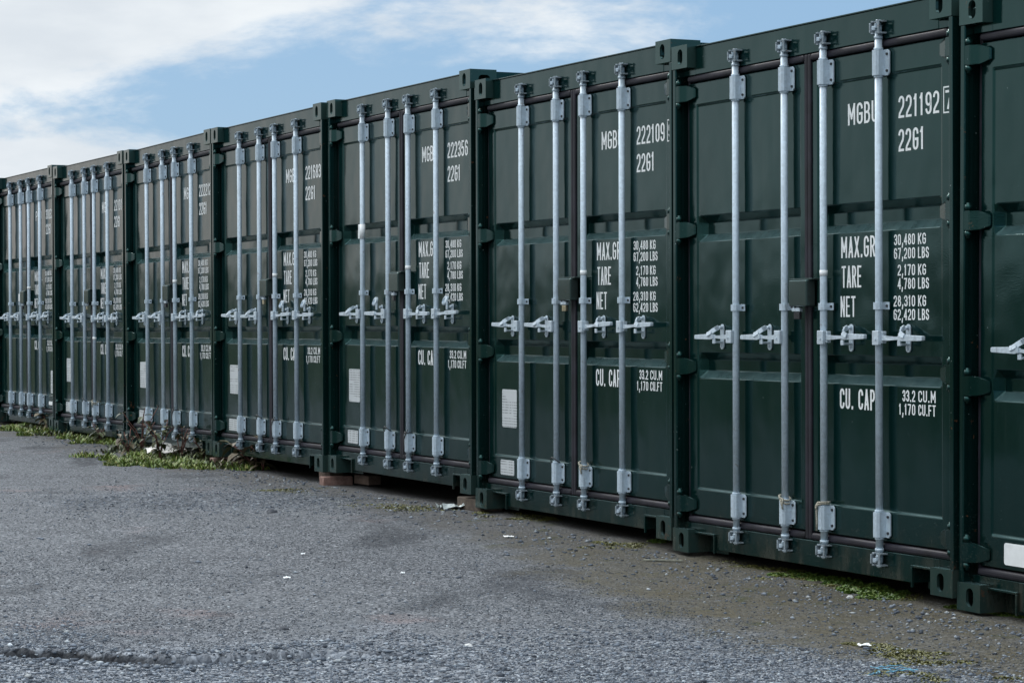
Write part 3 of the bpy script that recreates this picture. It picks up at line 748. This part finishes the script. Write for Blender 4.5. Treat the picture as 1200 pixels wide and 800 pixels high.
for k, (loc, yaw, tilt, ser, raised, pl, tz) in enumerate(INFO):
    r = build_container(ser, '22G1', k, raised, pl, tz)
    r.location = (loc[0], loc[1], loc[2]+CAMZ); r.rotation_euler = (0, -tilt, yaw)
    tag(r, LABELS[k], 'shipping container', 'green shipping containers standing in a row')
    CON.append(r)
bpy.context.view_layer.update()
def cm(k): # container matrix
    loc, yaw, tilt = INFO[k][:3]
    return Matrix.Translation(Vector((loc[0], loc[1], loc[2]+CAMZ))) @ Euler((0, -tilt, yaw)).to_matrix().to_4x4()
NM = ['cut off at the right edge', 'numbered 221192', 'numbered 222109', 'numbered 222356', 'numbered 221683', 'numbered 222212', 'numbered 221016', 'numbered 300321', 'past the left edge']
# sticker on the first bar of 222356, tag by the lock box of 300321 (they belong to their container)
def child_of(k, childname, idx):
    return [o for o in CON[k].children if o.name.split('.')[0] == childname][idx]
bm = bmesh.new(); add_cyl(bm, (BARS[0], .03, 1.612), (BARS[0], .03, 1.711), .0195, 24); add_box(bm, BARS[0]-.030, BARS[0]-.006, .0105, .0120, 1.613, 1.710)
obj('wrapped_sticker', bm, M_white, child_of(3, 'locking_bar', 0))
bm = bmesh.new(); add_box(bm, 1.065, 1.115, .0, .004, 1.27, 1.345, .001); obj('white_tag', bm, M_white, child_of(7, 'lock_box', 0))

# padlocks under the lock boxes
for k in range(0, 9):
    bm = bmesh.new()
    e = empty('padlock', cm(k) @ Vector((1.190, .014, 1.212))); e.rotation_euler = (0, 0, INFO[k][1]+random.uniform(-.2, .2))
    tag(e, 'small padlock under the lock box of the container '+NM[k], 'padlock', 'padlocks hanging under the lock boxes')
    add_box(bm, -.019, .019, -.009, .009, -.024, .010, .003); obj('padlock_body', bm, M_steel if k % 2 else M_brass, e)
    bm = bmesh.new(); add_box(bm, -.030, .024, -.011, .011, .0125, .0285, .002); add_tube(bm, [(-.012, 0, .008), (-.012, 0, .024), (-.006, 0, .031), (.006, 0, .031), (.012, 0, .024), (.012, 0, .008)], .003, 8)
    obj('shackle', bm, M_zinc, e)

# cords tied round the lower brackets
TIES = [(1, 1, 'rope'), (1, 2, 'rope2'), (2, 1, 'hook'), (2, 2, 'rope'), (3, 1, 'hook'), (3, 2, 'loop'), (4, 1, 'hook'), (4, 2, 'loop'), (5, 2, 'loop'), (6, 1, 'hook'), (6, 2, 'rope')]
for k, b, ty in TIES:
    u = BARS[b]; bm = bmesh.new(); rr = random.Random(k*10+b)
    n = 22
    ring = [((.026)*math.cos(a)+rr.uniform(-.001, .001), .026*math.sin(a)-.002, .020*math.cos(a)*(-1 if ty == 'rope' else .2)+rr.uniform(-.002, .002)) for a in [2*math.pi*i/n for i in range(n+1)]]
    r_ = .0042 if ty.startswith('rope') else .0034
    if ty == 'hook':
        pts = [(-.028, -.006, -.10), (-.030, -.012, -.05), (-.028, -.02, .0), (-.018, -.028, .020), (.0, -.030, .028), (.020, -.026, .022), (.030, -.010, .008), (.028, .006, .0)]
        add_tube(bm, pts, r_, 8)
    elif ty == 'loop':
        add_tube(bm, ring, r_, 8)
        add_tube(bm, [(-.024, -.016, .010), (-.012, -.030, -.018), (.0, -.032, -.040), (.012, -.030, -.015), (.026, -.018, .024)], r_, 8)
        add_tube(bm, [(.0, -.032, -.040), (-.006, -.030, -.075), (-.010, -.026, -.12), (-.006, -.026, -.16)], r_*.8, 8)
    else:
        add_tube(bm, ring, r_, 8); ring2 = [(x*1.05, y*1.05, z*.6+.008) for x, y, z in ring]; add_tube(bm, ring2, r_, 8)
        sgn = 1 if ty == 'rope' else -1
        add_tube(bm, [(.018*sgn, -.024, .006), (.024*sgn, -.030, -.010), (.018*sgn, -.030, -.028), (.022*sgn, -.028, -.045)]+([(.020*sgn, -.028, -.08), (.024*sgn, -.026, -.125)] if ty == 'rope2' else []), r_*1.05, 8)
        add_tube(bm, [(.016*sgn, -.026, .006), (.010*sgn, -.032, -.008), (.018*sgn, -.034, -.022), (.024*sgn, -.030, -.012)], r_, 8)
    o = obj('cord', bm, M_rope if ty.startswith('rope') else M_cable)
    o.location = cm(k) @ Vector((u, .03, .330)); o.rotation_euler = (0, 0, INFO[k][1])
    tag(o, ('grey cord' if ty.startswith('rope') else 'dark cable')+' tied at the foot of the %s locking bar of the container %s' % (BAR_NAMES[b], NM[k]), 'cord', 'cords tied at the feet of the locking bars')

# ---------------------------------------------------------------- bricks and blocks under the corners
def brickmat(name, c1, c2):
    m, t, p, pos = newmat(name)
    c = t.mix(t.rng(t.noise(pos, 25., 6., .7), .3, .7), c1, c2)
    c = t.mix(t.math('MULTIPLY', t.rng(t.noise(pos, 9., 4.), .55, .7), .6), c, (.06, .05, .04))
    t.put(p.inputs['Base Color'], c); p.inputs['Roughness'].default_value = .9
    bump(t, p, t.noise(pos, 60., 5., .7), .8, .006); return m
M_br1 = brickmat('pale_red_brick', (.17, .095, .075), (.28, .175, .145)); M_br2 = brickmat('brown_brick', (.075, .050, .038), (.15, .105, .08)); M_conc = brickmat('timber_block', (.06, .045, .035), (.13, .10, .075))
def brick(k, u, d, z0, rot, mat, label, size=(.215, .1025, .065)):
    bm = bmesh.new(); a, b, c = size
    add_box(bm, -a/2, a/2, -b/2, b/2, 0, c, .006, 2)
    for v in bm.verts: v.co += Vector((mnoise.noise(v.co*20+Vector((k, u, 0))), mnoise.noise(v.co*20+Vector((5, k, u))), 0))*.003
    o = obj('brick' if size[0] < .3 else 'timber_block', bm, mat)
    p = cm(k) @ Vector((u, d, 0)); p.z = z0 if z0 > 1 else gz(p.x, p.y)+z0
    o.location = p; o.rotation_euler = (0, 0, INFO[k][1]+rot)
    tag(o, label, 'brick' if size[0] < .3 else 'block', 'bricks under the container corners' if size[0] < .3 else None); return o
T1 = 'under the corner where containers 222356 and 221683 meet'; T2 = 'under the corner where containers 221683 and 222212 meet'
brick(3, -.20, .10, .018, .02, M_br2, 'long brown brick left of the pale red one, between containers 222356 and 221683')
brick(3, -.02, .07, -.004, 1.52, M_br1, 'pale red brick lying end-on, under containers 222356 and 221683')
brick(3, .15, .24, .012, .1, M_br2, 'dark brick at the right-hand side '+T1)
brick(4, .03, .09, .0, 1.5, M_br1, 'pale red brick '+T2)
brick(4, .22, .10, -.022, .05, M_br2, 'brown brick lying low to the right '+T2)
brick(3, 2.35, .10, .0, .03, M_conc, 'brown timber block under the right-hand corner of the container numbered 222356', (.32, .16, .075))

# ---------------------------------------------------------------- loose stones (one mass)
def stones(name, pts, sizes, mat, label, simple=False):
    n = len(pts); nv = 6 if simple else 10; base = np.array([(1, 0, 0), (-1, 0, 0), (0, 1, 0), (0, -1, 0), (0, 0, 1), (0, 0, -1), (.6, .6, .55), (-.6, .62, .5), (.58, -.6, .5), (-.6, -.55, .6)], float)
    # octahedron split on the upper half so the pebbles are angular
    faces = np.array([(4, 6, 0), (4, 2, 6), (6, 2, 0), (4, 7, 2), (4, 1, 7), (7, 1, 2), (4, 9, 1), (4, 3, 9), (9, 3, 1), (4, 8, 3), (4, 0, 8), (8, 0, 3), (5, 0, 2), (5, 2, 1), (5, 1, 3), (5, 3, 0)])
    if simple:
        base = base[:6]; faces = np.array([(4, 0, 2), (4, 2, 1), (4, 1, 3), (4, 3, 0), (5, 2, 0), (5, 1, 2), (5, 3, 1), (5, 0, 3)])
    V = base[None]*(1+rng.uniform(-.28, .28, (n, nv, 1)))
    a = rng.uniform(0, 2*np.pi, n); c, s_ = np.cos(a), np.sin(a)
    sc = np.stack([rng.uniform(.8, 1.5, n), rng.uniform(.6, 1.1, n), rng.uniform(.45, .85, n)], 1)
    V = V*sc[:, None, :]*sizes[:, None, None]
    X = V[..., 0]*c[:, None]-V[..., 1]*s_[:, None]; Y = V[..., 0]*s_[:, None]+V[..., 1]*c[:, None]
    V = np.stack([X, Y, V[..., 2]], 2)+pts[:, None, :]
    F = (faces[None]+(np.arange(n)*nv)[:, None, None]).reshape(-1, 3)
    me = bpy.data.meshes.new(name); me.vertices.add(n*nv); me.vertices.foreach_set('co', V.reshape(-1))
    me.loops.add(len(F)*3); me.loops.foreach_set('vertex_index', F.reshape(-1).astype(np.int32))
    me.polygons.add(len(F)); me.polygons.foreach_set('loop_start', np.arange(0, len(F)*3, 3, dtype=np.int32)); me.polygons.foreach_set('loop_total', np.full(len(F), 3, dtype=np.int32))
    me.update(calc_edges=True); me.materials.append(mat)
    o = bpy.data.objects.new(name, me); COL.objects.link(o); tag(o, label, 'gravel', kind='stuff'); return o
def stonemat(name='loose_stone', k_=1.):
    m, t, p, pos = newmat(name)
    r = t.n('ShaderNodeNewGeometry').outputs['Random Per Island']
    cr_ = t.n('ShaderNodeValToRGB'); t.put(cr_.inputs[0], r); e = cr_.color_ramp.elements
    e[0].color = (.05, .056, .068, 1); e[1].color = (.70, .72, .74, 1)
    for ps, c in ((.3, (.12, .135, .16, 1)), (.7, (.22, .24, .275, 1)), (.9, (.36, .38, .41, 1)), (.97, (.46, .45, .43, 1))):
        x = e.new(ps); x.color = c
    t.put(p.inputs['Base Color'], t.mix(1., cr_.outputs[0], (k_*.92, k_*.98, k_*1.02), 'MULTIPLY')); p.inputs['Roughness'].default_value = .85; p.inputs['Specular IOR Level'].default_value = .25; return m
M_stone = stonemat('loose_stone', .72); M_chip = stonemat('asphalt_aggregate', .38)
def px2ground(px, py):
    x3 = (px-600)/FPX; z3 = (400-py)/FPX
    x = cr*x3+sr*z3; z2 = -sr*x3+cr*z3; y = cp+sp*z2; z = -sp+cp*z2
    zg = 0.
    for _ in range(4):
        t = (zg-CAMZ)/z; zg = gz(x*t, y*t)
    return x*t, y*t
pts = []; sz = []
N = 60000
xs = rng.uniform(-3.2, 2.3, N); ys = 7.8+rng.exponential(2.2, N)
for x, y in zip(xs, ys):
    s_, q = sw(x, y)
    if q < .03 or y > 24 or abs(x) > y*.24+.1: continue
    v = mnoise.noise(Vector((x*1.1, y*1.1, 3)))+.5*mnoise.noise(Vector((x*3.3, y*3.3, 7)))
    e_ = 9.4+1.0*v
    pr = 1. if y < e_ else .22+.25*max(0, v)
    if q < .8: pr = .25
    if y > e_ and q > .8: pr *= .45
    if x < -1.0 and abs(y-crack_y(x)) < .045 and rng.random() < .85: continue
    if rng.random() > pr: continue
    r_ = .0032+.0042*rng.random()**2+(.006 if rng.random() < .03 else 0)
    pts.append((x, y, gz(x, y)+r_*.15)); sz.append(r_)
for i in range(3500):                                                    # pale patch further back, and the strip along the sills
    x = -1.9+rng.normal()*.8; y = 15.6+rng.normal()*.8
    if sw(x, y)[1] < .2: continue
    r_ = .003+.005*rng.random()**2; pts.append((x, y, gz(x, y)+r_*.2)); sz.append(r_)
for i in range(2600):
    x, y = fromsw(rng.uniform(-12, 3.6), .02+abs(rng.normal())*.28); r_ = .003+.010*rng.random()**3; pts.append((x, y, gz(x, y)+r_*.2)); sz.append(r_)
for i in range(650):                                                   # rubble along the broken edge of the asphalt
    x = -2.4+rng.random()*2.1; y = crack_y(x)-.13+rng.normal()*.05+(.20 if rng.random() < .3 else 0); r_ = .004+.010*rng.random()**2; pts.append((x, y, gz(x, y)+r_*.25)); sz.append(r_)
stones('gravel', np.array(pts), np.array(sz), M_stone, 'loose grey gravel scattered over the asphalt yard')

pts = []; sz = []
for i in range(190000):
    y = 7.9+rng.gamma(1.6, 2.3); x = rng.uniform(-1, 1)*(y*.235+.1)
    if y > 27 or sw(x, y)[1] < -.05: continue
    v = mnoise.noise(Vector((x*.8, y*.8, 13)))+.5*mnoise.noise(Vector((x*4, y*4, 17)))
    if rng.random() > .60+.9*v: continue
    s_, q = sw(x, y)
    if x < -.4 and abs(y-crack_y(x)) < .035: continue
    if q < .9+.25*v and s_ > -2.5 and rng.random() < .75: continue
    r_ = .0022+.0026*rng.random()**2; pts.append((x, y, gz(x, y)+r_*rng.uniform(-.3, .3))); sz.append(r_)
stones('aggregate', np.array(pts), np.array(sz), M_chip, 'fine grey aggregate standing out of the worn asphalt surface', True)

# ---------------------------------------------------------------- single stones and litter
def thing_at(name, bm, mat, px, py, label, cat, rotz=0, dz=.002, smooth=False, group=None):
    x, y = px2ground(px, py); o = obj(name, bm, mat, smooth=smooth); o.location = (x, y, gz(x, y)+dz); o.rotation_euler = (0, 0, rotz)
    tag(o, label, cat, group); return o
def rock(r, seed):
    bm = bmesh.new(); bmesh.ops.create_icosphere(bm, subdivisions=2, radius=r)
    for v in bm.verts: v.co *= 1+.35*mnoise.noise(v.co/r*1.3+Vector((seed, 0, 0))); v.co.z *= .6
    return bm
M_dst = plain('dark_stone', (.05, .055, .065), .85, .3, 50.); M_pst = plain('pale_stone', (.50, .50, .49), .85, .2, 50.)
thing_at('stone', rock(.035, 1), M_dst, 318, 600, 'dark stone lying alone beyond the pale gravel patch', 'stone')
thing_at('stone', rock(.022, 2), M_dst, 332, 737, 'small dark stone in the middle of the front gravel', 'stone')
thing_at('stone', rock(.017, 3), M_pst, 549, 757, 'pale stone in the front gravel left of the centre', 'stone')
thing_at('stone', rock(.020, 4), M_pst, 1041, 669, 'white stone by the moss in front of container 221192', 'stone') if False else None
thing_at('stone', rock(.016, 5), M_pst, 996, 700, 'white pebble on the earth in front of container 221192', 'stone')
def scrap(w_, l_, seed, curl=.006):
    bm = bmesh.new(); n = 6; V = [[None]*(n+1) for _ in range(n+1)]
    for i in range(n+1):
        for j in range(n+1):
            x = (i/n-.5)*w_; y = (j/n-.5)*l_
            V[i][j] = bm.verts.new((x+.1*w_*mnoise.noise(Vector((j*.7, seed, 0))), y+.15*l_*mnoise.noise(Vector((i*.7, seed, 9))), .003+curl*abs(mnoise.noise(Vector((i*.6, j*.6, seed))))*2))
    for i in range(n):
        for j in range(n): bm.faces.new((V[i][j], V[i+1][j], V[i+1][j+1], V[i][j+1]))
    r = bmesh.ops.extrude_face_region(bm, geom=bm.faces[:]);
    for v in [g for g in r['geom'] if isinstance(g, bmesh.types.BMVert)]: v.co.z += .0015
    return bm
GP = 'scraps of white litter on the yard'
thing_at('paper_scrap', scrap(.030, .026, 1), M_white, 336, 678, 'white paper scrap on open asphalt, the nearer of two left of the centre', 'litter', .3, group=GP)
thing_at('paper_scrap', scrap(.022, .020, 2), M_white, 355, 650, 'white paper scrap on open asphalt, the farther of two left of the centre', 'litter', .1, group=GP)
thing_at('paper_scrap', scrap(.036, .05, 3), M_white, 596, 629.5, 'folded white paper scrap in front of the container numbered 222109', 'litter', .9, group=GP)
thing_at('paper_scrap', scrap(.045, .040, 4), M_white, 1013, 757.5, 'white paper scrap by the yellow moss at the lower right', 'litter', .1, group=GP)
thing_at('paper_scrap', scrap(.020, .018, 5), M_white, 472, 672.5, 'tiny white scrap on the asphalt near the middle of the photo', 'litter', .1, group=GP)
M_film = plain('pale_plastic_sheet', (.48, .53, .52), .35, .25, 20.)
thing_at('plastic_sheet', scrap(.22, .16, 6, .03), M_film, 536, 596, 'crumpled pale plastic sheet by the timber block under container 222356', 'plastic sheet', .3)
thing_at('plastic_sheet', scrap(.42, .60, 7, .05), plain('dirty_white_sheet', (.55, .53, .50), .6, .3, 10.), 200, 533, 'dirty white plastic sheet half buried in the weeds', 'plastic sheet', .2, .03)
bm = bmesh.new(); add_box(bm, -.10, .10, -.009, .009, 0, .008, .002)
thing_at('wood_strip', bm, plain('pale_wood', (.20, .20, .16), .8, .3, 30.), 777, 657.5, 'pale thin wood strip on the ground before the container numbered 222109', 'wood strip', -.15)
M_blue = plain('blue_net', (.10, .26, .36), .7, .5, 60.)
bm = bmesh.new(); rr = random.Random(5)
for k in range(5):
    x0, y0 = rr.uniform(-.045, .045), rr.uniform(-.08, .08); a = rr.uniform(0, 6.28); P_ = [(x0, y0, .008)]
    for j in range(9):
        a += rr.uniform(-.7, .7); x0 += .013*math.cos(a); y0 += .013*math.sin(a); P_.append((x0, y0, .008+.006*rr.random()))
    add_tube(bm, P_, .0024, 6)
thing_at('blue_twine', bm, M_blue, 1040, 788, 'tangle of pale blue twine in the gravel at the lower right', 'twine')

# ---------------------------------------------------------------- plants
def leafmat(name, cols):
    m, t, p, pos = newmat(name)
    r = t.n('ShaderNodeNewGeometry').outputs['Random Per Island']; k = t.n('ShaderNodeValToRGB'); t.put(k.inputs[0], r); e = k.color_ramp.elements
    e[0].color = (*cols[0], 1); e[1].color = (*cols[-1], 1)
    for i, c in enumerate(cols[1:-1]): x = e.new((i+1)/(len(cols)-1)); x.color = (*c, 1)
    t.put(p.inputs['Base Color'], k.outputs[0]); p.inputs['Roughness'].default_value = .55
    return m
M_grass = leafmat('fresh_green_leaves', [(.03, .06, .010), (.06, .12, .016), (.10, .17, .02), (.15, .18, .04)])
M_moss = leafmat('yellow_green_moss', [(.05, .055, .012), (.10, .10, .02), (.14, .13, .03), (.08, .09, .02)])
M_weed = leafmat('dull_weed_leaves', [(.02, .035, .012), (.04, .06, .018), (.07, .085, .03), (.12, .09, .05)])
M_dead = leafmat('withered_leaves', [(.05, .035, .022), (.10, .075, .04), (.16, .13, .08), (.05, .06, .02)])
M_stem = plain('red_brown_stem', (.10, .035, .025), .7, .3)
def blades(name, spots, mat, label, hgt, wid, cat='grass', lean=.8):
    """spots: (x, y, radius, number) clumps of small leaf blades"""
    V, F = [], []
    for x0, y0, r, n in spots:
        for _ in range(n):
            a = rng.uniform(0, 2*np.pi); q = r*math.sqrt(rng.random()); x = x0+q*math.cos(a); y = y0+q*math.sin(a)
            if sw(x, y)[1] < -.25: continue
            h = hgt*rng.uniform(.35, 1.)*(1.1-.7*q/r); b = rng.uniform(0, 2*np.pi); w_ = wid*rng.uniform(.6, 1.3); z = gz(x, y)-.002
            lx, ly = lean*h*math.cos(b+1.57), lean*h*math.sin(b+1.57); dx, dy = math.cos(b)*w_, math.sin(b)*w_; n0 = len(V)
            V += [(x-dx*.5, y-dy*.5, z), (x+dx*.5, y+dy*.5, z), (x+dx*.8+lx*.4, y+dy*.8+ly*.4, z+h*.6), (x-dx*.8+lx*.4, y-dy*.8+ly*.4, z+h*.6), (x+lx, y+ly, z+h)]
            F += [(n0, n0+1, n0+2, n0+3), (n0+3, n0+2, n0+4)]
    me = bpy.data.meshes.new(name); me.from_pydata(V, [], F); me.materials.append(mat); o = bpy.data.objects.new(name, me); COL.objects.link(o)
    tag(o, label, cat, kind='stuff'); return o
def spots_line(pxs, n, r, cnt, jit):
    out = []
    for _ in range(n):
        i = rng.integers(0, len(pxs)-1); t_ = rng.random(); a, b = pxs[i], pxs[i+1]
        px = a[0]+(b[0]-a[0])*t_; py = a[1]+(b[1]-a[1])*t_; x, y = px2ground(px, py)
        x += rng.normal()*jit; y += rng.normal()*jit*1.4; out.append((x, y, r*rng.uniform(.4, 1.2), int(cnt*rng.uniform(.4, 1.2))))
    return out
gr = spots_line([(935, 673), (985, 681), (1062, 696)], 30, .07, 260, .06)+spots_line([(985, 687), (1045, 701)], 24, .07, 300, .04)+spots_line([(1118, 711), (1160, 716), (1205, 722)], 34, .05, 260, .02)+spots_line([(768, 635), (778, 633)], 4, .05, 150, .02)
blades('low_weeds', gr, M_grass, 'bright green low weeds at the foot of the containers on the right', .022, .010)
mo = spots_line([(870, 660), (960, 682), (1060, 702)], 26, .09, 160, .06)+spots_line([(1020, 760), (1075, 768), (1130, 783)], 26, .07, 220, .07)+spots_line([(560, 602), (640, 608)], 14, .10, 180, .07)+spots_line([(690, 636), (760, 639)], 14, .08, 140, .05)+spots_line([(1055, 790), (1120, 797)], 8, .08, 140, .05)
mo += spots_line([(440, 592), (500, 597)], 16, .14, 160, .10)+spots_line([(310, 574), (345, 576)], 8, .14, 120, .08)
blades('moss', mo, M_moss, 'yellow green moss and tiny weeds on the earth strip', .012, .007, 'moss')
gl = spots_line([(150, 541), (215, 546), (300, 549)], 44, .12, 130, .14)+spots_line([(150, 536), (185, 535), (250, 541)], 36, .12, 120, .16)+spots_line([(18, 501), (60, 508), (100, 515), (145, 522)], 40, .16, 200, .14)
blades('grass_patch', gl, leafmat('mixed_grass_leaves', [(.04, .07, .012), (.08, .14, .018), (.14, .21, .025), (.20, .25, .05), (.22, .19, .06)]), 'patch of green grass and weeds before the containers on the left', .075, .0075)
gm_ = spots_line([(150, 528), (250, 538), (300, 545)], 26, .22, 160, .16)+spots_line([(30, 500), (140, 518)], 26, .16, 120, .1)
blades('dry_weeds', gm_, M_weed, 'dull low weeds growing under the containers on the left', .09, .013)
def weed(px, py, nl, hgt, ll, mat, label, seed, stems=5, spread=1.):
    rr = random.Random(seed); x, y = px2ground(px, py); root = empty('weed_plant', (x, y, gz(x, y)))
    tag(root, label, 'weed', 'leafy weeds beside the containers')
    bs, bl = bmesh.new(), bmesh.new(); tips = []
    for k in range(stems):
        a = rr.uniform(0, 6.28); h = hgt*rr.uniform(.6, 1.); P_ = []
        for j in range(6):
            t_ = j/5; q = spread*h*.45*t_*t_; P_.append((q*math.cos(a)+rr.uniform(-.01, .01), q*math.sin(a)+rr.uniform(-.01, .01), h*t_))
        add_tube(bs, P_, .004, 5); tips.append(P_)
    for k in range(nl):
        P_ = rr.choice(tips); j = rr.randint(1, 5); b = Vector(P_[j]); a = rr.uniform(0, 6.28); L_ = ll*rr.uniform(.5, 1.1); ww = L_*rr.uniform(.22, .36)
        d_ = Vector((math.cos(a), math.sin(a), rr.uniform(-.5, .7))).normalized(); sd_ = d_.cross(Vector((0, 0, 1))).normalized(); dr = Vector((0, 0, -.3*L_))
        c0 = b; c1 = b+d_*L_*.35; c2 = b+d_*L_*.7+dr*.4; c3 = b+d_*L_+dr
        vs = [bl.verts.new(p) for p in (c0, c1-sd_*ww, c1, c1+sd_*ww, c2-sd_*ww*.8, c2, c2+sd_*ww*.8, c3)]
        up_ = Vector((0, 0, ww*.3)); vs[1].co += up_; vs[3].co += up_; vs[4].co += up_; vs[6].co += up_
        for q_ in ((0, 1, 2), (0, 2, 3), (1, 4, 5, 2), (2, 5, 6, 3), (4, 7, 5), (5, 7, 6)): bl.faces.new([vs[i] for i in q_])
    obj('stems', bs, M_stem, root); obj('leaves', bl, mat, root, recalc=False)
weed(295, 550, 40, .20, .13, M_dead, 'withered leafy weed lying in front of the container numbered 221683', 1, 7, 1.8)
weed(281, 545, 34, .30, .09, M_weed, 'dark leafy weed just right of the bricks between containers 221683 and 222212', 2)
weed(308, 551, 22, .26, .11, M_dead, 'small withered weed, rightmost of the weeds before container 221683', 3, 5, 1.4)
weed(238, 541, 40, .26, .08, M_weed, 'green leafy weed growing against the bricks on the left', 4)
weed(188, 538, 46, .36, .09, M_weed, 'bushy dark weed left of the dirty white sheet', 5, 7)
weed(166, 532, 40, .40, .08, M_weed, 'tall weed at the corner between containers 222212 and 221016', 6, 7)
weed(212, 538, 34, .30, .08, M_dead, 'reddish withered weed behind the dirty white sheet', 7, 6)
weed(150, 533, 26, .22, .08, M_dead, 'low brown weed at the left end of the large weed patch', 8, 5)
weed(60, 506, 40, .22, .13, M_dead, 'withered pale leafy weed below the container numbered 300321', 9, 6, 1.2)
weed(45, 503, 30, .20, .10, M_weed, 'green weed, leftmost of all by the container numbered 300321', 10)
weed(118, 519, 26, .20, .09, M_weed, 'small green weed below the container numbered 221016', 11)
